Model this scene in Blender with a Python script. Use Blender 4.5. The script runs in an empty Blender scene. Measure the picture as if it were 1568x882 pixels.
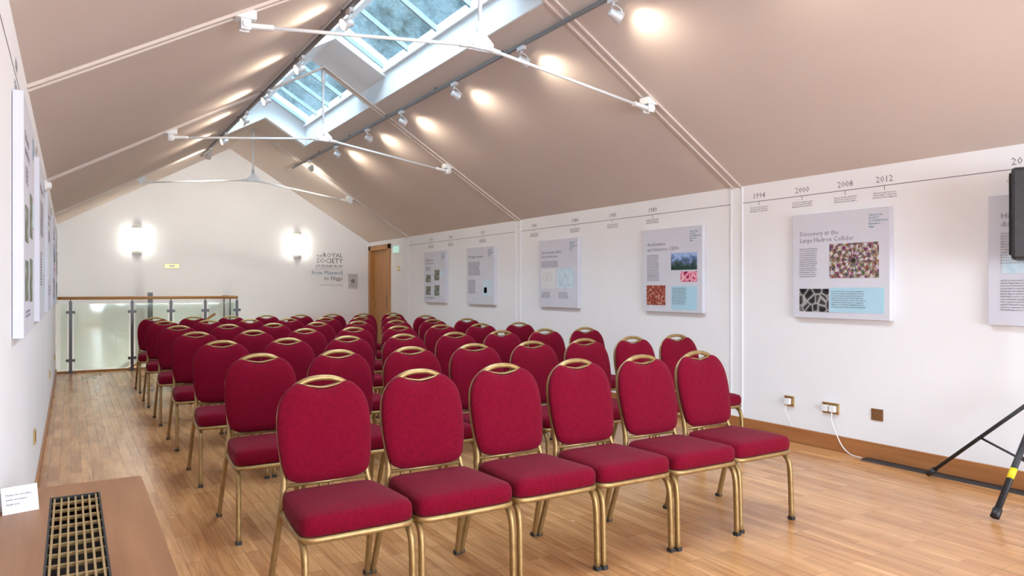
import bpy, bmesh, math, random
from mathutils import Vector, Matrix
random.seed(4)
S=bpy.context.scene
COL=S.collection
try:
    S.view_settings.view_transform='Standard'
except Exception: pass

# ------------------------------------------------------------------ constants
H=1.33; XL=-0.197; XR=5.345; YN=-3.0; YF=14.44; XC=2.58
ZR=3.98; ZEL=2.41; ZER=2.28
SR=(ZR-ZER)/(XR-XC); SL=(ZR-ZEL)/(XC-XL)
def zc(x): return ZR-(x-XC)*SR if x>XC else ZR-(XC-x)*SL
TY=[0.78,4.65,8.52,12.4]
OX0,OX1,OY0,OY1=1.96,3.2,1.0,11.5

# ------------------------------------------------------------------ materials
def mat(name,col,rough=0.6,metal=0.0,emit=None,es=0,spec=0.5,sheen=0):
    m=bpy.data.materials.new(name); m.use_nodes=True
    b=m.node_tree.nodes['Principled BSDF']
    b.inputs['Base Color'].default_value=(*col,1); b.inputs['Roughness'].default_value=rough
    b.inputs['Metallic'].default_value=metal; b.inputs['Specular IOR Level'].default_value=spec
    if sheen: b.inputs['Sheen Weight'].default_value=sheen
    if emit: b.inputs['Emission Color'].default_value=(*emit,1); b.inputs['Emission Strength'].default_value=es
    return m
def nn(m,t,**k):
    n=m.node_tree.nodes.new(t)
    for a,b in k.items(): setattr(n,a,b)
    return n
def noise_var(m,scale,c1,c2,bump=0.0,bscale=None):
    L=m.node_tree.links; b=m.node_tree.nodes['Principled BSDF']
    tc=nn(m,'ShaderNodeTexCoord'); n=nn(m,'ShaderNodeTexNoise'); n.inputs['Scale'].default_value=scale; n.inputs['Detail'].default_value=4
    L.new(tc.outputs['Object'],n.inputs['Vector'])
    r=nn(m,'ShaderNodeValToRGB'); r.color_ramp.elements[0].position=.35; r.color_ramp.elements[1].position=.65
    r.color_ramp.elements[0].color=(*c1,1); r.color_ramp.elements[1].color=(*c2,1)
    L.new(n.outputs['Fac'],r.inputs['Fac']); L.new(r.outputs['Color'],b.inputs['Base Color'])
    if bump:
        n2=nn(m,'ShaderNodeTexNoise'); n2.inputs['Scale'].default_value=bscale or scale; L.new(tc.outputs['Object'],n2.inputs['Vector'])
        bp=nn(m,'ShaderNodeBump'); bp.inputs['Strength'].default_value=bump; bp.inputs['Distance'].default_value=.01
        L.new(n2.outputs['Fac'],bp.inputs['Height']); L.new(bp.outputs['Normal'],b.inputs['Normal'])
    return m
M_wall=noise_var(mat('wall_paint',(.8,.8,.82),.7,spec=.25),1.5,(.84,.85,.885),(.86,.87,.905),.03,60)
M_ceil=noise_var(mat('ceiling_paint',(.6,.5,.44),.85,spec=.2),.8,(.665,.58,.53),(.69,.605,.555),.05,40)
M_white=noise_var(mat('white_gloss_paint',(.85,.86,.88),.4),3,(.83,.85,.87),(.87,.88,.9))
M_pink=noise_var(mat('truss_paint',(.75,.7,.68),.5,spec=.3),3,(.68,.60,.55),(.71,.62,.575))
M_fab=noise_var(mat('crimson_fabric',(.3,.006,.03),.95,spec=.10,sheen=.04),60,(.140,.0014,.013),(.170,.0020,.017),.2,450)
M_gold=noise_var(mat('gold_frame',(.4,.27,.11),.42,.6),30,(.31,.20,.08),(.39,.26,.11))
M_dark=mat('dark_rubber',(.02,.02,.022),.6)
M_black=noise_var(mat('black_plastic',(.015,.015,.018),.45),40,(.012,.012,.014),(.02,.02,.024))
M_steel=mat('grey_steel',(.13,.13,.14),.4,.6)
M_brass=mat('brass',(.62,.45,.18),.3,.9)
M_brassl=mat('brass_grille',(.46,.33,.16),.45,.5)
M_brown=noise_var(mat('bronze_plate',(.25,.13,.06),.4,.5),50,(.25,.13,.06),(.3,.16,.08))
M_yel=mat('yellow_tape',(.8,.65,.02),.5)
M_board=noise_var(mat('board_print',(.62,.62,.70),.6,spec=.15),5,(.64,.65,.735),(.66,.67,.755))
M_ltb=mat('light_blue_print',(.42,.66,.80),.6,spec=.15)
M_ink=mat('ink_grey',(.13,.12,.15),.7)
M_ink2=mat('ink_light',(.25,.23,.27),.7)
M_inkb=mat('ink_blue',(.12,.27,.40),.7)
M_bulb=mat('lamp_glow',(1,1,1),.5,emit=(1,.85,.65),es=14)
M_sconce=mat('sconce_glow',(1,1,1),.5,emit=(1,.97,.88),es=.9)
M_sc=mat('sconce_metal',(.5,.48,.44),.4,.5)
M_track=mat('track_grey',(.22,.22,.23),.5,.2)
M_chrome=mat('lamp_silver',(.72,.72,.74),.35,.3)
M_exit=mat('exit_sign_glow',(.5,.8,.7),.5,emit=(.45,.85,.75),es=.5)
M_paper=mat('paper',(.72,.73,.76),.6)
M_bar=mat('bar_paint',(.30,.38,.42),.5)

def wood(name,c1,c2,along='Y',rough=.4):
    m=mat(name,c1,rough); L=m.node_tree.links; b=m.node_tree.nodes['Principled BSDF']
    tc=nn(m,'ShaderNodeTexCoord'); mp=nn(m,'ShaderNodeMapping')
    sc={'X':(1.2,22,22),'Y':(22,1.2,22),'Z':(22,22,1.2)}[along]; mp.inputs['Scale'].default_value=sc
    n=nn(m,'ShaderNodeTexNoise'); n.inputs['Scale'].default_value=1; n.inputs['Detail'].default_value=6; n.inputs['Distortion'].default_value=.6
    r=nn(m,'ShaderNodeValToRGB'); r.color_ramp.elements[0].position=.3; r.color_ramp.elements[1].position=.7
    r.color_ramp.elements[0].color=(*c1,1); r.color_ramp.elements[1].color=(*c2,1)
    L.new(tc.outputs['Object'],mp.inputs['Vector']); L.new(mp.outputs['Vector'],n.inputs['Vector'])
    L.new(n.outputs['Fac'],r.inputs['Fac']); L.new(r.outputs['Color'],b.inputs['Base Color'])
    return m
M_oak=wood('oak_trim',(.30,.115,.04),(.42,.175,.06),'Y')
M_oakz=wood('oak_door',(.36,.16,.05),(.50,.25,.08),'Z')
M_oaktop=wood('oak_cabinet',(.25,.11,.045),(.34,.16,.07),'Y',.45)
M_oakx=wood('oak_rail',(.40,.18,.05),(.55,.27,.09),'X')

def floor_mat():
    m=mat('oak_strip_floor',(.5,.28,.12),.3); L=m.node_tree.links; b=m.node_tree.nodes['Principled BSDF']
    tc=nn(m,'ShaderNodeTexCoord'); mp=nn(m,'ShaderNodeMapping'); mp.inputs['Rotation'].default_value=(0,0,math.pi/2)
    L.new(tc.outputs['Object'],mp.inputs['Vector'])
    br=nn(m,'ShaderNodeTexBrick'); br.offset=.37; br.offset_frequency=3
    br.inputs['Color1'].default_value=(.60,.315,.135,1); br.inputs['Color2'].default_value=(.43,.195,.075,1)
    br.inputs['Mortar'].default_value=(.27,.12,.045,1); br.inputs['Scale'].default_value=1
    br.inputs['Mortar Size'].default_value=.0012; br.inputs['Brick Width'].default_value=.42; br.inputs['Row Height'].default_value=.068
    br.inputs['Bias'].default_value=-.1
    L.new(mp.outputs['Vector'],br.inputs['Vector'])
    m2=nn(m,'ShaderNodeMapping'); m2.inputs['Scale'].default_value=(22,1.6,1)
    L.new(tc.outputs['Object'],m2.inputs['Vector'])
    n=nn(m,'ShaderNodeTexNoise'); n.inputs['Scale'].default_value=1; n.inputs['Detail'].default_value=6; n.inputs['Distortion'].default_value=1.4
    L.new(m2.outputs['Vector'],n.inputs['Vector'])
    r=nn(m,'ShaderNodeValToRGB'); r.color_ramp.elements[0].position=.3; r.color_ramp.elements[1].position=.7
    r.color_ramp.elements[0].color=(.74,.68,.62,1); r.color_ramp.elements[1].color=(1.17,1.15,1.12,1)
    L.new(n.outputs['Fac'],r.inputs['Fac'])
    mx=nn(m,'ShaderNodeMix',data_type='RGBA',blend_type='MULTIPLY'); mx.inputs[0].default_value=1
    L.new(br.outputs['Color'],mx.inputs[6]); L.new(r.outputs['Color'],mx.inputs[7]); L.new(mx.outputs[2],b.inputs['Base Color'])
    n3=nn(m,'ShaderNodeTexNoise'); n3.inputs['Scale'].default_value=2.5; L.new(tc.outputs['Object'],n3.inputs['Vector'])
    mr=nn(m,'ShaderNodeMapRange'); mr.inputs['To Min'].default_value=.17; mr.inputs['To Max'].default_value=.33
    L.new(n3.outputs['Fac'],mr.inputs['Value']); L.new(mr.outputs['Result'],b.inputs['Roughness'])
    bp=nn(m,'ShaderNodeBump'); bp.inputs['Strength'].default_value=.2; bp.inputs['Distance'].default_value=.002
    L.new(br.outputs['Fac'],bp.inputs['Height']); bp.invert=True; L.new(bp.outputs['Normal'],b.inputs['Normal'])
    return m
M_floor=floor_mat()

def glass(name,tint,gl=.12,dirt=0):
    m=bpy.data.materials.new(name); m.use_nodes=True; nt=m.node_tree; nt.nodes.clear()
    o=nt.nodes.new('ShaderNodeOutputMaterial'); t=nt.nodes.new('ShaderNodeBsdfTransparent'); t.inputs['Color'].default_value=(*tint,1)
    g=nt.nodes.new('ShaderNodeBsdfGlossy'); g.inputs['Roughness'].default_value=.05; g.inputs['Color'].default_value=(.9,.95,.95,1)
    mx=nt.nodes.new('ShaderNodeMixShader'); mx.inputs[0].default_value=gl
    nt.links.new(t.outputs[0],mx.inputs[1]); nt.links.new(g.outputs[0],mx.inputs[2])
    last=mx
    if dirt:
        d=nt.nodes.new('ShaderNodeBsdfDiffuse'); d.inputs['Color'].default_value=(.30,.38,.42,1)
        tc=nt.nodes.new('ShaderNodeTexCoord'); n=nt.nodes.new('ShaderNodeTexNoise'); n.inputs['Scale'].default_value=26; n.inputs['Detail'].default_value=8
        nt.links.new(tc.outputs['Object'],n.inputs['Vector'])
        r=nt.nodes.new('ShaderNodeMapRange'); r.inputs[1].default_value=.45; r.inputs[2].default_value=.75; r.inputs[3].default_value=0; r.inputs[4].default_value=dirt
        nt.links.new(n.outputs['Fac'],r.inputs[0])
        m2=nt.nodes.new('ShaderNodeMixShader'); nt.links.new(r.outputs[0],m2.inputs[0]); nt.links.new(mx.outputs[0],m2.inputs[1]); nt.links.new(d.outputs[0],m2.inputs[2]); last=m2
    nt.links.new(last.outputs[0],o.inputs['Surface'])
    return m
M_pane=glass('skylight_glass',(.84,.92,.95),.08,.25)
M_bglass=glass('balustrade_glass',(.88,.94,.90),.07)

def pic_mat(name,kind,cols,scale=8):
    m=mat(name,(.5,.5,.5),.5,spec=.2); L=m.node_tree.links; b=m.node_tree.nodes['Principled BSDF']
    tc=nn(m,'ShaderNodeTexCoord')
    r=nn(m,'ShaderNodeValToRGB'); r.color_ramp.interpolation='LINEAR'
    el=r.color_ramp.elements
    while len(el)<len(cols): el.new(.5)
    for i,c in enumerate(cols): el[i].position=.25+.5*i/(len(cols)-1); el[i].color=(*c,1)
    if kind=='radial':
        sp=nn(m,'ShaderNodeSeparateXYZ'); L.new(tc.outputs['Object'],sp.inputs[0])
        at=nn(m,'ShaderNodeMath',operation='ARCTAN2'); L.new(sp.outputs[1],at.inputs[0]); L.new(sp.outputs[0],at.inputs[1])
        cx=nn(m,'ShaderNodeCombineXYZ'); L.new(sp.outputs[0],cx.inputs[0]); L.new(sp.outputs[1],cx.inputs[1])
        ln=nn(m,'ShaderNodeVectorMath',operation='LENGTH'); L.new(cx.outputs[0],ln.inputs[0])
        def math_(op,a,bv):
            q=nn(m,'ShaderNodeMath',operation=op); L.new(a,q.inputs[0])
            if isinstance(bv,(int,float)): q.inputs[1].default_value=bv
            else: L.new(bv,q.inputs[1])
            return q.outputs[0]
        sp16=nn(m,'ShaderNodeMath',operation='SINE'); L.new(math_('MULTIPLY',at.outputs[0],16),sp16.inputs[0])
        rg=nn(m,'ShaderNodeMath',operation='SINE'); L.new(math_('MULTIPLY',ln.outputs['Value'],130),rg.inputs[0])
        v=nn(m,'ShaderNodeTexVoronoi'); v.inputs['Scale'].default_value=60; L.new(tc.outputs['Object'],v.inputs['Vector'])
        s=math_('ADD',math_('ADD',math_('MULTIPLY',sp16.outputs[0],.13),math_('MULTIPLY',rg.outputs[0],.13)),math_('ADD',math_('MULTIPLY',v.outputs['Distance'],.5),.24))
        L.new(s,r.inputs['Fac'])
        hs=nn(m,'ShaderNodeMix',data_type='RGBA',blend_type='MIX'); hs.inputs[0].default_value=.14
        L.new(r.outputs['Color'],hs.inputs[6]); L.new(v.outputs['Color'],hs.inputs[7])
        dk=nn(m,'ShaderNodeMapRange'); dk.inputs[1].default_value=.015; dk.inputs[2].default_value=.03; L.new(ln.outputs['Value'],dk.inputs[0])
        mm=nn(m,'ShaderNodeMix',data_type='RGBA',blend_type='MIX'); L.new(dk.outputs[0],mm.inputs[0]); mm.inputs[6].default_value=(.03,.02,.02,1); L.new(hs.outputs[2],mm.inputs[7])
        L.new(mm.outputs[2],b.inputs['Base Color'])
    elif kind=='land':
        sp=nn(m,'ShaderNodeSeparateXYZ'); L.new(tc.outputs['Object'],sp.inputs[0])
        n=nn(m,'ShaderNodeTexNoise'); n.inputs['Scale'].default_value=scale*2; n.inputs['Detail'].default_value=5; L.new(tc.outputs['Object'],n.inputs['Vector'])
        a=nn(m,'ShaderNodeMath',operation='MULTIPLY_ADD'); a.inputs[1].default_value=4.0; L.new(sp.outputs[1],a.inputs[0]); L.new(n.outputs['Fac'],a.inputs[2])
        L.new(a.outputs[0],r.inputs['Fac']); L.new(r.outputs['Color'],b.inputs['Base Color'])
    else:
        n=nn(m,'ShaderNodeTexVoronoi' if kind=='vor' else 'ShaderNodeTexNoise'); n.inputs['Scale'].default_value=scale
        if kind=='vor': n.feature='DISTANCE_TO_EDGE'
        L.new(tc.outputs['Object'],n.inputs['Vector'])
        src=n.outputs['Distance' if kind=='vor' else 'Fac']
        if kind=='vor':
            q=nn(m,'ShaderNodeMath',operation='MULTIPLY_ADD'); q.inputs[1].default_value=-1.5; q.inputs[2].default_value=.75; L.new(src,q.inputs[0]); src=q.outputs[0]
        L.new(src,r.inputs['Fac']); L.new(r.outputs['Color'],b.inputs['Base Color'])
    return m
P_det=pic_mat('photo_detector','radial',[(.02,.02,.05),(.20,.05,.05),(.32,.24,.20),(.62,.62,.64)])
P_bw=pic_mat('photo_monochrome','vor',[(.01,.01,.015),(.03,.03,.03),(.06,.06,.06),(.45,.45,.45)],14)
P_land=pic_mat('photo_landscape','land',[(.02,.05,.04),(.06,.10,.10),(.12,.20,.40),(.35,.5,.8)])
P_mag=pic_mat('photo_magenta','vor',[(.06,.02,.08),(.35,.02,.10),(.75,.12,.25),(.8,.6,.6)],16)
P_red=pic_mat('photo_red','noise',[(.05,.02,.02),(.35,.06,.04),(.6,.5,.42)],30)
P_grey=pic_mat('photo_portrait','noise',[(.03,.035,.03),(.15,.18,.13),(.45,.47,.45)],16)
P_cyan=pic_mat('photo_diagram','noise',[(.42,.62,.76),(.6,.74,.84),(.66,.74,.82)],12)

# ------------------------------------------------------------------ geometry helpers
def obj(name,bm,mats,smooth=False,parent=None,bevel=0):
    me=bpy.data.meshes.new(name); bmesh.ops.recalc_face_normals(bm,faces=bm.faces); 
    if smooth:
        for f in bm.faces: f.smooth=True
    bm.to_mesh(me); bm.free()
    for m in mats: me.materials.append(m)
    o=bpy.data.objects.new(name,me); COL.objects.link(o)
    if parent: o.parent=parent
    if bevel:
        b=o.modifiers.new('bevel','BEVEL'); b.width=bevel; b.segments=2; b.limit_method='ANGLE'
    return o
def empty(name,M=None):
    e=bpy.data.objects.new(name,None); e.empty_display_size=.1; COL.objects.link(e)
    if M is not None: e.matrix_world=M
    return e
def box(bm,x0,x1,y0,y1,z0,z1,mi=0,M=None):
    vs=[Vector((x,y,z)) for z in (z0,z1) for y in (y0,y1) for x in (x0,x1)]
    if M: vs=[M@v for v in vs]
    v=[bm.verts.new(p) for p in vs]
    for f in ((0,2,3,1),(4,5,7,6),(0,1,5,4),(2,6,7,3),(0,4,6,2),(1,3,7,5)):
        fc=bm.faces.new([v[i] for i in f]); fc.material_index=mi
def prism(bm,pts,off,mi=0):
    a=[bm.verts.new(p) for p in pts]; b=[bm.verts.new(Vector(p)+Vector(off)) for p in pts]
    n=len(pts)
    for f in (bm.faces.new(a),bm.faces.new(b[::-1])): f.material_index=mi
    for i in range(n):
        f=bm.faces.new([a[i],b[i],b[(i+1)%n],a[(i+1)%n]]); f.material_index=mi
def sweep(bm,path,ru,rv,ref,closed=False,mi=0,ns=8,p=.75,caps=True):
    path=[Vector(q) for q in path]; n=len(path); ref=Vector(ref); rings=[]
    for i,q in enumerate(path):
        if closed: t=path[(i+1)%n]-path[i-1]
        else: t=path[min(i+1,n-1)]-path[max(i-1,0)]
        t.normalize(); u=(ref-ref.dot(t)*t)
        if u.length<1e-4: u=Vector((1,0,0)).cross(t)
        u.normalize(); v=t.cross(u); ring=[]
        for k in range(ns):
            a=2*math.pi*(k+.5)/ns; c,s=math.cos(a),math.sin(a)
            c=math.copysign(abs(c)**p,c); s=math.copysign(abs(s)**p,s)
            ring.append(bm.verts.new(q+u*c*ru+v*s*rv))
        rings.append(ring)
    m=n if closed else n-1
    for i in range(m):
        A,B=rings[i],rings[(i+1)%n]
        for k in range(ns):
            f=bm.faces.new([A[k],A[(k+1)%ns],B[(k+1)%ns],B[k]]); f.material_index=mi; f.smooth=True
    if not closed and caps:
        for r in (rings[0],rings[-1]):
            f=bm.faces.new(r); f.material_index=mi
def lathe(bm,prof,M,mi=0,ns=16):
    rings=[]
    for r,z in prof:
        rings.append([bm.verts.new(M@Vector((r*math.cos(2*math.pi*k/ns),r*math.sin(2*math.pi*k/ns),z))) for k in range(ns)])
    for A,B in zip(rings,rings[1:]):
        for k in range(ns):
            f=bm.faces.new([A[k],A[(k+1)%ns],B[(k+1)%ns],B[k]]); f.material_index=mi; f.smooth=True
    for r in (rings[0],rings[-1]):
        f=bm.faces.new(r); f.material_index=mi
def catmull(pts,sub=4,closed=False):
    n=len(pts); out=[]; P=[Vector(p) for p in pts]
    rng=range(n if closed else n-1)
    for i in rng:
        g=lambda j: P[j%n] if closed else P[max(0,min(n-1,j))]
        a,b,c,d=g(i-1),g(i),g(i+1),g(i+2)
        for s in range(sub):
            t=s/sub
            out.append(.5*((2*b)+(c-a)*t+(2*a-5*b+4*c-d)*t*t+(3*b-a-3*c+d)*t**3))
    if not closed: out.append(P[-1])
    return out
def pad(bm,outline,centre,rings,fn,mi=0):
    R=[]
    for s,h in rings:
        R.append([bm.verts.new(fn(centre+(q-centre)*s,h)) for q in outline])
    n=len(outline)
    for A,B in zip(R,R[1:]):
        for k in range(n):
            f=bm.faces.new([A[k],A[(k+1)%n],B[(k+1)%n],B[k]]); f.material_index=mi; f.smooth=True
    for ring,h in ((R[0],rings[0][1]),(R[-1],rings[-1][1])):
        c=bm.verts.new(fn(centre,h))
        for k in range(n):
            f=bm.faces.new([ring[k],ring[(k+1)%n],c]); f.material_index=mi; f.smooth=True

# ------------------------------------------------------------------ room shell
bm=bmesh.new()
box(bm,XL-.1,XR+.1,YN-.1,13.2,-.12,0); box(bm,2.5,XR+.1,13.2,YF+.1,-.12,0)
obj('floor',bm,[M_floor])
bm=bmesh.new(); box(bm,XL-.12,XL,YN-.12,YF+.12,-1.9,ZEL+.02); obj('wall_left',bm,[M_wall])
bm=bmesh.new()
DY0,DY1,DZ=13.3,14.33,2.13
box(bm,XR,XR+.15,YN-.12,DY0,-.12,ZER+.02); box(bm,XR,XR+.15,DY0,DY1,DZ,ZER+.02); box(bm,XR,XR+.15,DY1,YF+.12,-.12,ZER+.02)
obj('wall_right',bm,[M_wall])
def gable(y,off,z0):
    return [(XL-.1,y,z0),(XR+.1,y,z0),(XR+.1,y,zc(XR+.1)+.02),(XC,y,ZR+.02),(XL-.1,y,zc(XL-.1)+.02)]
bm=bmesh.new(); prism(bm,gable(YF,0,-1.9),(0,.12,0)); obj('wall_far',bm,[M_wall])
bm=bmesh.new()
wx0,wx1,wz0,wz1=.6,4.9,.5,2.15
box(bm,XL-.1,wx0,YN-.12,YN,-.12,2.3); box(bm,wx1,XR+.1,YN-.12,YN,-.12,2.25); box(bm,wx0,wx1,YN-.12,YN,-.12,wz0); 
prism(bm,[(wx0,YN,wz1),(wx1,YN,wz1),(XR+.1,YN,2.1),(XR+.1,YN,zc(XR+.1)+.02),(XC,YN,ZR+.02),(XL-.1,YN,zc(XL-.1)+.02),(XL-.1,YN,2.1)],(0,-.12,0))
obj('wall_near',bm,[M_wall])
bm=bmesh.new()
for x in (wx0+.03,wx0+1.1,(wx0+wx1)/2,wx1-1.1,wx1-.03): box(bm,x-.03,x+.03,YN-.09,YN-.03,wz0,wz1)
for z in (wz0+.03,wz1-.03): box(bm,wx0,wx1,YN-.09,YN-.03,z-.03,z+.03)
obj('window_1',bm,[M_white])  # unseen window, added behind the camera so fill light can enter
def slope(bm,x0,x1,y0,y1,t=.12):
    prism(bm,[(x0,y0,zc(x0)),(x1,y0,zc(x1)),(x1,y1,zc(x1)),(x0,y1,zc(x0))],(0,0,t))
bm=bmesh.new()
E=1e-6
slope(bm,OX1,XR+.12,YN-.12,YF+.12); slope(bm,XL-.12,OX0,YN-.12,YF+.12)
for a,b in ((YN-.12,OY0),(OY1,YF+.12)):
    slope(bm,XC+E,OX1,a,b); slope(bm,OX0,XC-E,a,b)
obj('ceiling',bm,[M_ceil])
# skylight lantern
ZG,ZT=3.93,4.30
RI=.015
bm=bmesh.new()
box(bm,OX1-RI,OX1+.08,OY0-.08,OY1+.08,zc(OX1)-.006,ZG+.08); box(bm,OX0-.08,OX0+RI,OY0-.08,OY1+.08,zc(OX0)-.006,ZG+.08)
for y,o_ in ((OY0-.08,.095),(OY1-RI,.095)):
    prism(bm,[(OX0,y,zc(OX0)-.004),(XC,y,ZR-.006),(OX1,y,zc(OX1)-.004),(OX1,y,ZG+.02),(XC,y,ZT+.04),(OX0,y,ZG+.02)],(0,o_,0))
bays=[(1.15,4.2),(5.15,8.05),(9.0,11.35)]
solid=[(OY0,1.15),(4.2,5.15),(8.05,9.0),(11.35,OY1)]
for a,b in solid:
    prism(bm,[(OX1,a,ZG),(XC,a,ZT),(XC,b,ZT),(OX1,b,ZG)],(0,0,.12)); prism(bm,[(OX0,a,ZG),(XC,a,ZT),(XC,b,ZT),(OX0,b,ZG)],(0,0,.12))
for a,b in solid[1:3]:
    prism(bm,[(OX0+.01,a,ZG-.10),(XC,a,ZT-.12),(OX1-.01,a,ZG-.10),(OX1-.01,a,ZG+.01),(XC,a,ZT+.01),(OX0+.01,a,ZG+.01)],(0,b-a,0))
box(bm,XC-.035,XC+.035,OY0,OY1,ZT-.05,ZT+.03)
box(bm,OX1-.05,OX1-.02,OY0,OY1,ZG-.05,ZG+.03); box(bm,OX0+.02,OX0+.05,OY0,OY1,ZG-.05,ZG+.03)
obj('trim_skylight',bm,[M_white])
for i,(a,b) in enumerate(bays):
    e=empty('window_%d'%(i+2))
    bm=bmesh.new()
    prism(bm,[(OX1,a,ZG),(XC,a,ZT),(XC,b,ZT),(OX1,b,ZG)],(0,0,.008)); prism(bm,[(OX0,a,ZG),(XC,a,ZT),(XC,b,ZT),(OX0,b,ZG)],(0,0,.008))
    obj('pane',bm,[M_pane],parent=e)
    bm=bmesh.new(); n=4
    for k in range(n+1):
        y=a+(b-a)*k/n
        for xs in (OX1,OX0):
            prism(bm,[(xs,y-.014,ZG-.03),(XC,y-.014,ZT-.03),(XC,y+.014,ZT-.03),(xs,y+.014,ZG-.03)],(0,0,.06))
    obj('glazing_bars',bm,[M_bar],parent=e)

# stairwell
bm=bmesh.new()
box(bm,XL,2.5,13.2,YF,-1.9,-1.8); box(bm,XL,2.5,13.1,13.2,-1.8,-.12); box(bm,2.5,2.6,13.2,YF,-1.8,-.12)
obj('wall_stairwell',bm,[M_wall])
bm=bmesh.new()
for k in range(9):
    box(bm,2.49-.27*(k+1),2.49-.27*k,13.27,YF-.03,-1.79,-.18*(k+1))
obj('staircase',bm,[M_oakx])

bm=bmesh.new(); box(bm,XR-.02,XR,YN,13.22,0,.125); obj('baseboard_right',bm,[M_oak],bevel=.004)
bm=bmesh.new(); box(bm,XL,XL+.015,YN,13.15,0,.08); obj('baseboard_left',bm,[M_oak],bevel=.004)
bm=bmesh.new(); box(bm,2.55,XR,YF-.02,YF,0,.125); obj('baseboard_far',bm,[M_oakx],bevel=.004)
bm=bmesh.new(); box(bm,XL,XR,YN,YN+.02,0,.125); obj('baseboard_near',bm,[M_oakx])
bm=bmesh.new(); box(bm,XL,2.52,13.18,13.22,-.14,.03); box(bm,2.48,2.52,13.2,YF,-.14,.03); obj('trim_stair_edge',bm,[M_oakx])
# door
e=empty('door_1')
bm=bmesh.new()
box(bm,XR-.03,XR+.13,DY0-.07,DY0+.03,0,DZ+.07); box(bm,XR-.03,XR+.13,DY1-.03,DY1+.07,0,DZ+.07); box(bm,XR-.03,XR+.13,DY0-.07,DY1+.07,DZ-.03,DZ+.07)
obj('frame',bm,[M_oakz],parent=e,bevel=.005)
bm=bmesh.new(); box(bm,XR+.05,XR+.10,DY0+.03,DY1-.03,0.005,DZ-.03); box(bm,XR+.035,XR+.052,DY0+.12,DY0+.3,.9,1.2,1)
lathe(bm,[(.02,0),(.02,.05),(.012,.055)],Matrix.Translation((XR+.05,DY1-.12,1.0))@Matrix.Rotation(-math.pi/2,4,'Y'),2)
obj('leaf',bm,[M_oakz,M_oaktop,M_brass],parent=e)

for i,y in enumerate(TY):
    bm=bmesh.new()
    box(bm,XR-.012,XR,y-.07,y-.058,.125,ZER-.01); box(bm,XR-.012,XR,y+.058,y+.07,.125,ZER-.01); box(bm,XR-.003,XR,y-.056,y+.056,.125,ZER-.01)
    obj('trim_%d'%(i+1),bm,[M_wall])

# ------------------------------------------------------------------ trusses
for y in TY:
    bm=bmesh.new()
    XA,XB=.92,4.24
    for x0,x1 in ((XL,XC),(XR,XC)):
        for dy in (-.045,.045):
            prism(bm,[(x0,y+dy-.011,zc(x0)),(x1,y+dy-.011,ZR),(x1,y+dy+.011,ZR),(x0,y+dy+.011,zc(x0))],(0,0,-.020),1)
        prism(bm,[(x0,y-.034,zc(x0)),(x1,y-.034,ZR),(x1,y+.034,ZR),(x0,y+.034,zc(x0))],(0,0,-.008),1)
    C=Vector((XC,y,3.12))
    for xa in (XA,XB):
        A=Vector((xa,y,zc(xa)-.09)); d=(C-A).normalized()
        sweep(bm,[A+d*.1,C-d*.08],.012,.012,(0,1,0),ns=10)
        sweep(bm,[A-d*.0,A+d*.02,A+d*.15,A+d*.17],.026,.018,(0,1,0),ns=10)
        sweep(bm,[C-d*.17,C-d*.06],.020,.018,(0,1,0),ns=10)
        box(bm,xa-.06,xa+.06,y-.05,y+.05,zc(xa)-.055,zc(xa)-.0)
        lathe(bm,[(.022,-.055),(.022,.055)],Matrix.Translation(A)@Matrix.Rotation(math.pi/2,4,'X'),0,12)
        box(bm,xa-.03,xa+.03,y-.035,y-.023,zc(xa)-.12,zc(xa)-.02); box(bm,xa-.03,xa+.03,y+.023,y+.035,zc(xa)-.12,zc(xa)-.02)
    sweep(bm,[C+Vector((0,0,.05)),(XC,y,ZR-.03)],.014,.014,(0,1,0),ns=10)
    sweep(bm,[C+Vector((0,0,.04)),C+Vector((0,0,.17))],.024,.024,(0,1,0),ns=10)
    sweep(bm,[(XC,y,ZR-.2),(XC,y,ZR-.05)],.024,.024,(0,1,0),ns=10)
    for dy in (-.028,.016):
        prism(bm,[(XC-.1,y+dy,3.09),(XC+.1,y+dy,3.09),(XC+.1,y+dy,3.14),(XC+.03,y+dy,3.21),(XC-.03,y+dy,3.21),(XC-.1,y+dy,3.14)],(0,.012,0))
    for dx,dz in ((-.07,.0),(.07,.0),(0,.06)):
        lathe(bm,[(.016,-.045),(.016,.045)],Matrix.Translation((XC+dx,y,3.12+dz))@Matrix.Rotation(math.pi/2,4,'X'),0,10)
    obj('roof_truss',bm,[M_white,M_pink])

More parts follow.
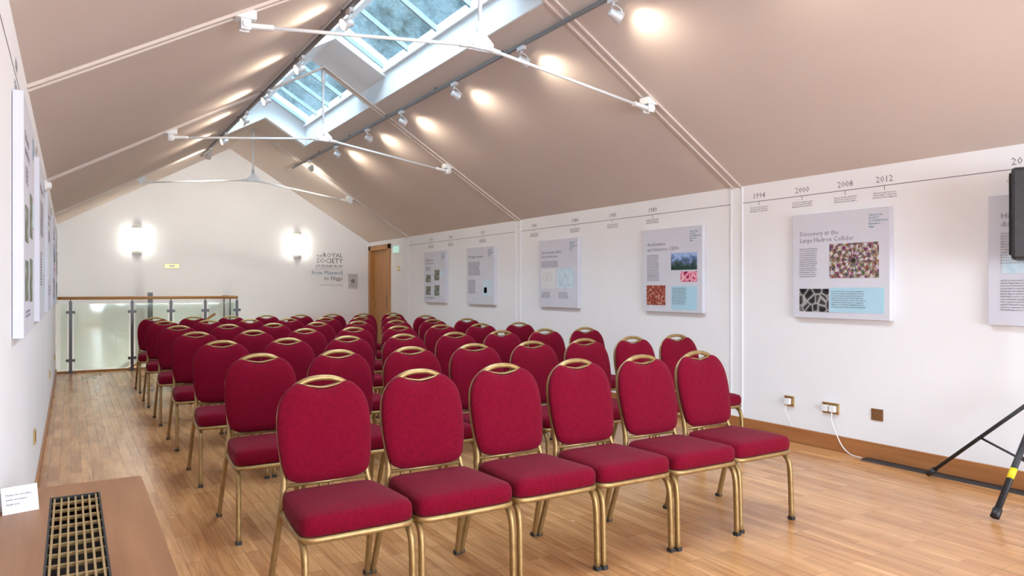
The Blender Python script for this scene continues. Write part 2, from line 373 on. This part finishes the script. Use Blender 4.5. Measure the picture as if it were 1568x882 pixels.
# ------------------------------------------------------------------ lights on tracks
def light(name,kind,loc,energy,color,**k):
    l=bpy.data.lights.new(name,kind); l.energy=energy; l.color=color
    for a,b in k.items(): setattr(l,a,b)
    o=bpy.data.objects.new(name,l); COL.objects.link(o); o.location=loc; return o
def aim(o,d): o.rotation_euler=Vector(d).to_track_quat('-Z','Y').to_euler()
TXR,TXL=3.36,1.86
for tx,y0,y1 in ((TXR,1.2,12.9),(TXL,1.2,12.9)):
    bm=bmesh.new(); z=zc(tx)
    box(bm,tx-.014,tx+.014,y0,y1,z-.06,z-.032)
    for k in range(9):
        y=y0+.2+(y1-y0-.4)*k/8; box(bm,tx-.008,tx+.008,y-.01,y+.01,z-.034,z-.002)
    obj('lighting_track',bm,[M_track])
def spot(x,y,side,p,d=None,cone=140):
    z=zc(x)-.062
    far=d is not None
    piv=Vector((x+side*.03,y,z-.125)); d=Vector(d or (side*.90,-.15,-.36)).normalized()
    M=Matrix.Translation(piv)@d.to_track_quat('Z','Y').to_matrix().to_4x4()
    bm=bmesh.new()
    box(bm,x-.018,x+.018,y-.05,y+.05,z-.03,z)
    sweep(bm,[(x,y,z-.03),(x,y,z-.06)],.008,.008,(0,1,0))
    if far: yk=[(piv.x-.055,y,piv.z),(piv.x-.052,y,piv.z+.03),(x-.02,y,z-.06),(x+.02,y,z-.06),(piv.x+.052,y,piv.z+.03),(piv.x+.055,y,piv.z)]; rf=(0,1,0)
    else: yk=[(piv.x,y-.055,piv.z),(piv.x,y-.052,piv.z+.03),(x,y-.02,z-.06),(x,y+.02,z-.06),(piv.x,y+.052,piv.z+.03),(piv.x,y+.055,piv.z)]; rf=(1,0,0)
    sweep(bm,catmull(yk,3),.007,.004,rf)
    lathe(bm,[(.02,-.06),(.028,-.055),(.03,-.02),(.046,.01),(.05,.035),(.046,.037),(.043,.03)],M)
    lathe(bm,[(.042,.028),(.042,.031)],M,1)
    o=obj('track_spotlight',bm,[M_chrome,M_bulb])
    l=light('spot_beam','SPOT',piv+d*.06,p,(1,.84,.66) if not far else (1,.92,.78),spot_size=math.radians(cone),spot_blend=1.0,shadow_soft_size=.04)
    aim(l,d+Vector((0,0,-.15 if not far else 0))); l.parent=o
for k,y in enumerate((2.7,4.06,5.31,6.6,7.99,9.14,10.47)): spot(TXR,y,1,15.5 if k<4 else 19)
for k,y in enumerate((2.8,4.1,5.45,6.8,8.15,9.3,10.7)): spot(TXL,y,-1,18 if k<4 else 24)
spot(TXR,11.85,1,75,(.1,.92,-.36),120); spot(TXL,12.0,-1,65,(-.1,.88,-.40),120)

# wall sconces
for x in (1.01,3.85):
    bm=bmesh.new(); ns=14
    def half(r0,r1,z0,z1,mi):
        a=[(-r0*math.cos(math.pi*k/ns),-r0*math.sin(math.pi*k/ns)) for k in range(ns+1)]
        lo=[bm.verts.new((x+p[0],YF-.012+p[1],2.19+z0)) for p in a]; hi=[bm.verts.new((x+p[0]*r1/r0,YF-.012+p[1]*r1/r0,2.19+z1)) for p in a]
        for k in range(ns):
            f=bm.faces.new([lo[k],lo[k+1],hi[k+1],hi[k]]); f.material_index=mi
        for r in (lo,hi):
            f=bm.faces.new(r); f.material_index=mi
        f=bm.faces.new([lo[0],hi[0],hi[-1],lo[-1]]); f.material_index=mi
    half(.085,.085,-.245,-.205,0); half(.080,.080,-.205,.205,1); half(.085,.085,.205,.245,0)
    box(bm,x-.05,x+.05,YF-.012,YF,2.0,2.38,0)
    o=obj('wall_sconce',bm,[M_sc,M_sconce])
    for dx in (-.11,.11):
        for dz in (-.13,.13):
            l=light('sconce_bulb','POINT',(x+dx,YF-.11,2.19+dz),1.5,(1,.95,.82),shadow_soft_size=.02); l.parent=o

# ------------------------------------------------------------------ banquet chair
def chair_mesh():
    bm=bmesh.new()
    yb=lambda z: .165+(z-.45)*.21
    half=[(0,.497),(.09,.498),(.147,.506),(.183,.535),(.200,.61),(.207,.70),(.205,.77),(.192,.835),(.162,.883),(.122,.910),(.086,.908),(.045,.891)]
    top=[(0,.884)]
    o2=half+top+[(-x,z) for x,z in half[:0:-1]]
    outl=catmull([Vector((x,0,z)) for x,z in o2],3,True)
    pad(bm,outl,Vector((0,0,.69)),[(.5,.018),(.88,.017),(.93,.010),(.94,-.002),(.985,-.006),(1.0,-.016),(.993,-.028),(.95,-.039),(.78,-.048),(.4,-.052)],lambda q,h: Vector((q.x,yb(q.z)+h,q.z)),0)
    def side(s):
        return [(s*.222,.285,.0),(s*.217,.255,.10),(s*.208,.205,.26),(s*.200,.170,.38),(s*.192,yb(.45)+.006,.45),(s*.182,yb(.51)+.010,.51),(s*.182,yb(.58)+.010,.58),(s*.188,yb(.66)+.010,.66),(s*.190,yb(.72)+.010,.72),(s*.185,yb(.79)+.010,.79),(s*.165,yb(.845)+.010,.845),(s*.133,yb(.882)+.006,.882),(s*.092,yb(.911)-.004,.911),(s*.048,yb(.926)-.006,.926)]
    path=side(1)+[(0,yb(.929)-.006,.930)]+side(-1)[::-1]
    sweep(bm,catmull(path,3),.015,.0125,(0,1,0),mi=1)
    sweep(bm,catmull([(-.1,yb(.90)-.004,.908),(-.06,yb(.885)-.008,.899),(0,yb(.87)-.008,.890),(.06,yb(.885)-.008,.899),(.1,yb(.90)-.004,.908)],3),.018,.004,(0,1,0),mi=1)
    sweep(bm,[(-.185,yb(.49)+.006,.488),(.185,yb(.49)+.006,.488)],.008,.008,(0,1,0),mi=1)
    so=[(0,-.264),(.12,-.264),(.195,-.257),(.222,-.228),(.224,-.15),(.214,0),(.202,.11),(.185,.150),(.12,.160),(0,.160)]
    so=so+[(-x,y) for x,y in so[-2:0:-1]]
    so=catmull([Vector((x,y,0)) for x,y in so],3,True)
    pad(bm,so,Vector((0,-.05,0)),[(.6,.400),(.96,.400),(1.0,.406),(1.012,.424),(1.012,.442),(1.0,.460),(.965,.473),(.86,.482),(.5,.489),(.25,.491)],lambda q,h: Vector((q.x,q.y,h)),0)
    c=Vector((0,-.05,0)); sweep(bm,[c+(q-c)*.985+Vector((0,0,.389)) for q in so],.012,.010,(0,0,1),closed=True,mi=1)
    for s in (1,-1):
        p=[(s*.215,-.262,0),(s*.215,-.258,.16),(s*.214,-.252,.29),(s*.213,-.236,.345),(s*.211,-.20,.372),(s*.207,-.13,.377),(s*.201,0,.377),(s*.196,.168,.379)]
        sweep(bm,catmull(p,3),.0125,.0145,(1,0,0),mi=1)
        box(bm,s*.215-.0145,s*.215+.0145,-.278,-.247,-.0,.018,2)
        box(bm,s*.222-.0145,s*.222+.0145,.269,.301,-.0,.018,2)
        sweep(bm,[(s*.19,-.15,.375),(s*.19,.13,.375)],.006,.01,(1,0,0),mi=1)
        for z_ in (.2,.27): lathe(bm,[(.005,0),(.005,.004)],Matrix.Translation((s*(.2215-z_*.05),.235-(z_-.2)*.28+.0-.012,z_))@Matrix.Rotation(math.pi/2,4,'X'),2,8)
    box(bm,-.18,.18,-.22,.13,.372,.401,2)
    bmesh.ops.recalc_face_normals(bm,faces=bm.faces)
    me=bpy.data.meshes.new('banquet_chair'); bm.to_mesh(me); bm.free()
    for m in (M_fab,M_gold,M_dark): me.materials.append(m)
    return me
CM=chair_mesh()
rows=[(2.93+1.252*r) for r in range(7)]
for r,y in enumerate(rows):
    n=6 if r==0 else 8; sp=.471 if r==0 else .485
    for i in range(n):
        o=bpy.data.objects.new('banquet_chair',CM); COL.objects.link(o)
        j=0.012
        o.location=(.956+sp*i+(random.uniform(-.003,.003)),y+random.uniform(-j,j),0)
        o.rotation_euler=(0,0,math.radians(random.uniform(-.6,.6)))

# ------------------------------------------------------------------ wall graphics
RW=lambda y,z,x=XR: Matrix.Translation((x,y,z))@Matrix(((0,0,-1,0),(-1,0,0,0),(0,1,0,0),(0,0,0,1)))
LW=lambda y,z,x=XL: Matrix.Translation((x,y,z))@Matrix(((0,0,1,0),(1,0,0,0),(0,1,0,0),(0,0,0,1)))
FW=lambda x,z,y=YF: Matrix.Translation((x,y,z))@Matrix(((1,0,0,0),(0,0,-1,0),(0,1,0,0),(0,0,0,1)))
def text(name,s,loc,size,m,parent,align='LEFT',sp=1.0):
    c=bpy.data.curves.new(name,'FONT'); c.body=s; c.size=size; c.align_x=align; c.resolution_u=1; c.space_line=sp; c.extrude=.0004
    c.materials.append(m); o=bpy.data.objects.new(name,c); COL.objects.link(o); o.parent=parent; o.location=loc; return o
W="particle theory field boson wave energy light the of and a mass Higgs Edinburgh physics proton discovery quantum with large in magnetic Maxwell experiment by to force university".split()
def filler(chars,lines):
    out=[]
    for _ in range(lines):
        s=''
        while len(s)<chars: s+=random.choice(W)+' '
        out.append(s[:chars])
    return '\n'.join(out)
BW,BH=.86,.87
def board(M,els,w=BW,h=BH,t=.045):
    e=empty('display_board',M)
    bm=bmesh.new(); box(bm,-w/2,w/2,-h/2,h/2,0.002,t)
    obj('panel',bm,[M_board],parent=e,bevel=.003)
    P=lambda u,v: ((u-.5)*w,(v-.5)*h)
    text('logo','THE ROYAL\nSOCIETY\nOF EDINBURGH\nMaxwell to\nHiggs',(*P(.80,.93),t+.001),.022,M_inkb,e)
    k=0
    for el in els:
        k+=1
        if el[0]=='title': x,y=P(el[1],el[2]); text('title',el[3],(x,y,t+.001),.054,M_ink2,e)
        elif el[0]=='text':
            x,y=P(el[1],el[2]); text('text_%d'%k,filler(el[3],el[4]),(x,y,t+.0035),el[5] if len(el)>5 else .0155,M_ink2,e,'LEFT',1.15)
        else:
            x0,y0=P(el[1],el[2]); x1,y1=P(el[3],el[4]); bm=bmesh.new(); 
            box(bm,-(x1-x0)/2,(x1-x0)/2,-(y1-y0)/2,(y1-y0)/2,-.001,.0015 if el[5] is not M_ltb else .001)
            o=obj('picture_%d'%k,bm,[el[5]],parent=e); o.location=((x0+x1)/2,(y0+y1)/2,t+.0015)
    return e
ZB=1.515
L1=[('title',.08,.79,'Discovery at the\nLarge Hadron Collider'),('text',.08,.66,26,14),('pic',.41,.38,.90,.70,P_det),('pic',.08,.06,.40,.28,P_bw),('pic',.41,.06,.95,.29,M_ltb),('text',.43,.25,44,8)]
L2=[('title',.08,.80,'Acceleration\nand detectors: CERN'),('text',.08,.68,28,13),('pic',.50,.50,.92,.70,P_land),('pic',.66,.36,.92,.48,P_mag),('pic',.07,.08,.40,.32,P_red),('pic',.50,.03,.92,.31,M_ltb),('text',.52,.28,30,10),('text',.08,.42,28,3)]
L3=[('title',.08,.80,'Electro-weak unified\ntheory and mass'),('text',.08,.68,60,5),('pic',.08,.28,.46,.57,M_paper),('pic',.5,.28,.92,.57,P_cyan),('text',.08,.22,30,5),('text',.54,.22,30,5)]
L4=[('title',.08,.82,'The Higgs mechanism'),('text',.08,.74,58,12),('text',.08,.42,34,12),('pic',.60,.15,.92,.42,P_cyan),('pic',.66,.2,.76,.3,P_mag)]
L5=[('title',.08,.82,'Max Born and\nquantum theory'),('text',.08,.70,30,4),('pic',.50,.44,.72,.64,P_grey),('pic',.50,.14,.72,.34,P_grey),('pic',.76,.5,.93,.62,P_cyan),('pic',.10,.40,.32,.55,P_grey),('pic',.10,.15,.32,.32,P_grey),('text',.08,.10,56,2)]
L0=[('title',.09,.82,'Higgs boson\ndiscovered'),('text',.09,.70,34,12),('pic',.10,.40,.5,.54,P_cyan),('text',.09,.34,34,12),('pic',.6,.1,.92,.5,P_red)]
for (a,b),L in zip([(1.60,2.46),(3.16,3.99),(5.05,5.90),(7.07,7.96),(9.12,10.0),(10.71,11.59)],[L0,L1,L2,L3,L4,L5]):
    e=board(RW((a+b)/2,ZB),L)
    if L is L3:   # line graph and contour drawing
        t=.0475
        bm=bmesh.new(); pts=[(.06+.03*k,-.20+.14*math.exp(-((k-3.5)/1.8)**2)+.02,t) for k in range(9)]
        sweep(bm,catmull([(x,y+.03,z) for x,y,z in pts],3),.001,.0015,(0,0,1),ns=4)
        box(bm,.05,.33,-.152,-.150,t,t+.001); box(bm,.05,.052,-.15,.04,t,t+.001)
        for k in range(2):
            c=Vector((-.27+.10*k,-.04,t)); sweep(bm,[c+Vector((.045*math.cos(q*.35),.055*math.sin(q*.35),0)) for q in range(18)],.001,.0012,(0,0,1),closed=True,ns=4)
        obj('line_drawing',bm,[M_ink],parent=e)
for a,L in zip([3.45,5.15,7.0,9.1,10.8],[L5,L4,L3,L2,L1]):
    board(LW(a+.45,1.62),L,w=.95,h=.98,t=.04)
e=empty('timeline_graphic',RW(0,0))
bm=bmesh.new(); box(bm,-12.5,2.0,2.118,2.123,0.0005,.0015); obj('line',bm,[M_ink],parent=e)
def yof(px): return (6901/(px-108)-2.8)/.852
for px,s in ((1566,'2013'),(1354,'2012'),(1294,'2008'),(1228,'2000'),(1162,'1994'),(999,'1989'),(938,'1985'),(880,'1984'),(818,'1981'),(739,'1979'),(690,'1964'),(660,'1954')):
    y=yof(px); 
    text('year_label',s,(-y,2.148,.001),.070,M_ink2,e,'CENTER')
    bm=bmesh.new(); box(bm,-y-.002,-y+.002,2.085,2.118,0.0005,.0015); obj('tick',bm,[M_ink],parent=e)
    text('caption',filler(26,3),(-y,2.062,.001),.018,M_ink2,e,'CENTER')
e=empty('timeline_graphic',LW(0,0))
bm=bmesh.new(); box(bm,.5,12.9,2.22,2.225,0.0005,.0015); obj('line',bm,[M_ink],parent=e)
for k in range(10):
    y=2.6+k*1.1; text('year_label',str(1820+14*k),(y,2.25,.001),.068,M_ink2,e,'CENTER'); text('caption',filler(26,3),(y,2.18,.001),.02,M_ink2,e,'CENTER')
e=empty('wall_lettering',FW(0,0))
xr=4.78
text('word','THE',(4.36,1.955,.001),.070,M_ink,e,'RIGHT')
for s,z,sz,m in (('ROYAL',1.955,.130,M_ink),('SOCIETY',1.840,.138,M_ink),('OF EDINBURGH',1.748,.080,M_ink),('from Maxwell',1.605,.115,M_inkb),('to Higgs',1.49,.115,M_ink),('A celebration of physics in Edinburgh',1.38,.032,M_ink)):
    text('word',s,(xr,z,.001),sz,m,e,'RIGHT')
bm=bmesh.new(); box(bm,4.2,xr,1.712,1.717,0.0005,.0015); obj('rule',bm,[M_ink2],parent=e)
e=empty('information_plaque',FW(4.99,1.47)); bm=bmesh.new(); box(bm,-.1,.1,-.15,.15,0,.02); obj('plate',bm,[mat('plaque_grey',(.55,.54,.53),.4)],parent=e,bevel=.003)
bm=bmesh.new(); lathe(bm,[(.045,.018),(.045,.024)],Matrix.Identity(4)); obj('emblem',bm,[M_ink2],parent=e)
text('caption','INDUCTION\nLOOP',(0,-.09,.021),.025,M_ink,e,'CENTER')
e=empty('brass_plaque',FW(1.58,1.73)); bm=bmesh.new(); box(bm,-.12,.12,-.038,.038,0,.015,0); box(bm,-.05,.05,-.02,.02,.014,.02,1); obj('plate',bm,[M_brass,M_paper],parent=e,bevel=.002)
e=empty('exit_sign',RW(12.88,2.07)); bm=bmesh.new(); box(bm,-.15,.15,-.07,.07,0,.04,0); box(bm,-.14,.14,-.06,.06,.039,.043,1); obj('casing',bm,[M_white,M_exit],parent=e,bevel=.004)
text('caption','EXIT',(0,-.03,.044),.08,M_white,e,'CENTER')
e=empty('thermostat',RW(12.83,1.70)); bm=bmesh.new(); box(bm,-.045,.045,-.045,.045,0,.015,0); box(bm,-.015,.015,-.02,.02,.014,.025,1); obj('plate',bm,[M_brass,M_white],parent=e,bevel=.003)
bm=bmesh.new(); lathe(bm,[(.045,0),(.045,.03),(.03,.05),(.028,.07),(.0,.075)],Matrix.Translation((XL,6.6,2.12))@Matrix.Rotation(math.pi/2,4,'Y')); obj('motion_detector',bm,[M_white])

def socket(M,w,mface,plug=0):
    e=empty('wall_socket',M); bm=bmesh.new(); box(bm,-w/2,w/2,-.045,.045,0,.01,0); obj('plate',bm,[M_brown if mface==2 else M_brass],parent=e,bevel=.002)
    bm=bmesh.new()
    if mface!=2:
        box(bm,-w/2+.012,w/2-.012,-.033,.033,.009,.0125,0)
        for k in range(plug): 
            x=(k-(plug-1)/2)*.065; box(bm,x-.024,x+.024,-.026,.024,.012,.045,1)
    else:
        for x in (-.018,.018): lathe(bm,[(.010,.009),(.010,.014)],Matrix.Translation((x,0,0)),0,10)
    obj('insert',bm,[M_dark if mface==1 else M_brown,M_white],parent=e,bevel=.003)
socket(RW(4.07,.345),.095,0,1); socket(RW(3.67,.34),.15,0,2); socket(RW(3.27,.345),.095,2)
socket(LW(5.4,.40),.095,0,0); socket(LW(9.2,.40),.095,0,0); socket(LW(12.0,.35),.15,0,0)
bm=bmesh.new()
sweep(bm,catmull([(XR-.035,3.64,.32),(XR-.05,3.63,.24),(XR-.045,3.60,.16),(XR-.05,3.54,.06),(XR-.06,3.46,.008),(XR-.09,3.36,.006),(XR-.10,3.34,.006)],5),.004,.004,(0,1,0),ns=6)
sweep(bm,catmull([(XR-.035,4.08,.32),(XR-.045,4.08,.26),(XR-.04,4.05,.2),(XR-.022,4.03,.13)],5),.003,.003,(0,1,0),ns=6)
obj('power_cable',bm,[M_white])
bm=bmesh.new()
prism(bm,[(5.20,1.0,0),(5.32,1.0,0),(5.29,1.0,.012),(5.23,1.0,.012)],(0,2.32,0)); obj('cable_cover',bm,[M_black])

# ------------------------------------------------------------------ speaker on tripod
e=empty('speaker_on_tripod_stand',Matrix.Translation((5.06,2.03,0)))
bm=bmesh.new()
sweep(bm,[(0,0,.12),(0,0,1.0)],.019,.019,(1,0,0),ns=12); sweep(bm,[(0,0,1.0),(0,0,1.53)],.015,.015,(1,0,0),ns=12)
lathe(bm,[(.034,.60),(.036,.62),(.036,.72),(.03,.74)],Matrix.Identity(4)); lathe(bm,[(.03,.98),(.032,1.0),(.032,1.06),(.02,1.08)],Matrix.Identity(4)); lathe(bm,[(.03,.18),(.03,.26)],Matrix.Identity(4))
for q,(ang,rr) in enumerate(((math.atan2(.77,.09),.75),(math.atan2(0.02,-.56),.57),(math.atan2(-.6,.08),.6))):
    d=Vector((math.cos(ang),math.sin(ang),0))
    f=d*rr+Vector((0,0,.02)); a=d*.03+Vector((0,0,.67)); side_=Vector((-d.y,d.x,0))
    sweep(bm,[a,f],.018,.011,side_,ns=8)
    sweep(bm,[f+(a-f)*-.0,f+(a-f)*.07],.024,.018,side_,ns=8)
    mid=a.lerp(f,.5); sweep(bm,[d*.03+Vector((0,0,.22)),mid],.012,.006,side_,ns=8)
    if q==1: sweep(bm,[f+(a-f)*.31,f+(a-f)*.39],.0195,.0125,side_,ns=8,mi=1)
obj('tripod',bm,[M_black,M_yel],parent=e)
bm=bmesh.new(); prism(bm,[(-.17,.16,0),(.17,.16,0),(.12,-.15,0),(-.12,-.15,0)],(0,0,.56))
o=obj('cabinet',bm,[M_black],parent=e,bevel=.02); o.location=(0,0,1.50); o.rotation_euler=(0,0,math.radians(20))
bm=bmesh.new(); box(bm,-.145,.145,.158,.172,.03,.53); 
o=obj('grille',bm,[mat('speaker_mesh',(.03,.03,.03),.6,.5)],parent=e,bevel=.01); o.location=(0,0,1.50); o.rotation_euler=(0,0,math.radians(20))

# ------------------------------------------------------------------ radiator cabinet + grille + card
e=empty('radiator_cabinet',Matrix.Identity(4))
x0,x1,y0,y1,zt=XL+.002,.215,.75,2.88,.66
gx0,gx1,gy0,gy1=-.055,.082,.85,2.72
bm=bmesh.new()
for a in ((x0,gx0,y0,y1),(gx1,x1,y0,y1),(gx0,gx1,y0,gy0),(gx0,gx1,gy1,y1)): box(bm,*a,zt-.03,zt)
obj('top',bm,[M_oaktop],parent=e)
bm=bmesh.new(); box(bm,x1-.04,x1-.02,y0+.02,y1-.02,0,zt-.03); box(bm,x0,x1-.02,y1-.04,y1-.02,0,zt-.03); box(bm,x0,x1-.02,y0+.02,y0+.04,0,zt-.03)
for k in range(3): box(bm,x1-.021,x1-.012,y0+.1+k*.68,y0+.66+k*.68,.1,zt-.1)
obj('sides',bm,[M_oaktop],parent=e)
bm=bmesh.new(); box(bm,gx0-.02,gx1+.02,gy0-.02,gy1+.02,zt-.10,zt-.085)
obj('recess',bm,[M_dark],parent=e)
bm=bmesh.new(); n=7
for k in range(n):
    x=gx0+.012+(gx1-gx0-.024)*k/(n-1); box(bm,x-.0026,x+.0026,gy0,gy1,zt-.016,zt-.002)
y=gy0+.03
while y<gy1:
    box(bm,gx0,gx1,y-.003,y+.003,zt-.014,zt-.004); y+=.085
for a in ((gx0,gx0+.005,gy0,gy1),(gx1-.005,gx1,gy0,gy1),(gx0,gx1,gy0,gy0+.005),(gx0,gx1,gy1-.005,gy1)): box(bm,*a,zt-.02,zt+.001,1)
obj('grille',bm,[M_brassl,M_dark],parent=e)
e=empty('tent_card',Matrix.Translation((-.132,2.62,zt))@Matrix.Rotation(math.radians(14),4,'Z'))
bm=bmesh.new(); 
prism(bm,[(-.046,-.026,0),(.046,-.026,0),(.046,0,.075),(-.046,0,.075)],(0,.002,0)); prism(bm,[(-.046,.026,0),(.046,.026,0),(.046,0,.075),(-.046,0,.075)],(0,-.002,0))
obj('card',bm,[M_paper],parent=e)
t=text('caption','Please do not place\nitems on heater\nthank you',(-.036,-.0105,.05),.0085,M_ink,e,'LEFT',1.6); t.rotation_euler=(math.radians(71),0,0)

# ------------------------------------------------------------------ balustrade
e=empty('glass_balustrade')
YB=13.12; RZ=1.17
bm=bmesh.new(); sweep(bm,[(XL+.01,YB,RZ),(2.46,YB,RZ)],.024,.024,(0,0,1),ns=12)
sweep(bm,[(2.46,YB,RZ),(2.46,YF-.01,RZ)],.024,.024,(0,0,1),ns=12)
sweep(bm,[(2.3,YF-.12,.85),(.1,YF-.12,-.65)],.022,.022,(0,0,1),ns=12); sweep(bm,[(1.2,13.32,.25),(.2,13.32,-.4)],.022,.022,(0,0,1),ns=12)
obj('handrail',bm,[M_oakx],parent=e)
bm=bmesh.new()
PX=[.0,.85,1.42,1.95,2.46]
for x in PX:
    box(bm,x-.022,x+.022,YB-.008,YB+.008,0,RZ-.05); sweep(bm,[(x,YB,RZ-.06),(x,YB,RZ-.01)],.008,.008,(0,1,0)); box(bm,x-.05,x+.05,YB-.04,YB+.04,0,.012)
    for z in (.2,.95):
        for s in (-1,1): lathe(bm,[(.025,-.012),(.025,.012)],Matrix.Translation((x+s*.04,YB,z))@Matrix.Rotation(math.pi/2,4,'X'),0,10)
for y in (13.75,14.35): box(bm,2.45,2.47,y-.02,y+.02,0,RZ-.02)
box(bm,1.16,1.24,YF-.3,YF-.24,-.2,1.25)
obj('posts',bm,[M_steel],parent=e)
bm=bmesh.new()
for a,b in zip([XL+.02]+PX,PX):
    box(bm,a+.045,b-.045,YB-.005,YB+.005,.06,RZ-.09)
box(bm,2.455,2.465,YB+.05,13.7,.06,RZ-.09)
obj('glass',bm,[M_bglass],parent=e)
# stairwell bulkhead lamp
bm=bmesh.new(); lathe(bm,[(.09,0),(.09,.03),(.07,.06),(.03,.08)],Matrix.Translation((1.6,13.2,-.5))@Matrix.Rotation(-math.pi/2,4,'X'),0)
o=obj('bulkhead_lamp',bm,[M_sconce]); l=light('lamp_bulb','POINT',(1.6,13.45,-.45),34,(.93,1,.84),shadow_soft_size=.06); l.parent=o

# ------------------------------------------------------------------ world + added fill light
w=bpy.data.worlds.new('sky'); S.world=w; w.use_nodes=True; nt=w.node_tree; bg=nt.nodes['Background']
tc=nt.nodes.new('ShaderNodeTexCoord'); sp=nt.nodes.new('ShaderNodeSeparateXYZ'); nt.links.new(tc.outputs['Generated'],sp.inputs[0])
r=nt.nodes.new('ShaderNodeValToRGB'); r.color_ramp.elements[0].position=.52; r.color_ramp.elements[0].color=(0,0,0,1); r.color_ramp.elements[1].position=.74; r.color_ramp.elements[1].color=(1,1,1,1)
nt.links.new(sp.outputs[2],r.inputs[0])
n=nt.nodes.new('ShaderNodeTexNoise'); n.inputs['Scale'].default_value=11; n.inputs['Detail'].default_value=8; n.inputs['Roughness'].default_value=.7; nt.links.new(tc.outputs['Generated'],n.inputs['Vector'])
r2=nt.nodes.new('ShaderNodeValToRGB'); r2.color_ramp.elements[0].position=.40; r2.color_ramp.elements[0].color=(.004,.007,.008,1); r2.color_ramp.elements[1].position=.56; r2.color_ramp.elements[1].color=(.034,.052,.064,1)
nt.links.new(n.outputs['Fac'],r2.inputs[0])
mx=nt.nodes.new('ShaderNodeMix'); mx.data_type='RGBA'; nt.links.new(r.outputs[0],mx.inputs[0]); nt.links.new(r2.outputs[0],mx.inputs[6]); mx.inputs[7].default_value=(.98,1.13,1.26,1)
nt.links.new(mx.outputs[2],bg.inputs[0]); bg.inputs[1].default_value=17.0
l=light('window_daylight','AREA',((wx0+wx1)/2,YN-.25,1.35),470,(.84,.92,1),shape='RECTANGLE',size=4.2,size_y=1.6)  # fill lamp added outside the near wall to brighten room and chairs
aim(l,(0,1,-.12))

# ------------------------------------------------------------------ camera
cam=bpy.data.cameras.new('camera'); cam.sensor_width=36; cam.lens=1100/1568*36; cam.clip_start=.02
co=bpy.data.objects.new('camera',cam); COL.objects.link(co); co.location=(0,0,H)
co.rotation_euler=(math.pi/2,0,-math.atan(676/1100)); S.camera=co
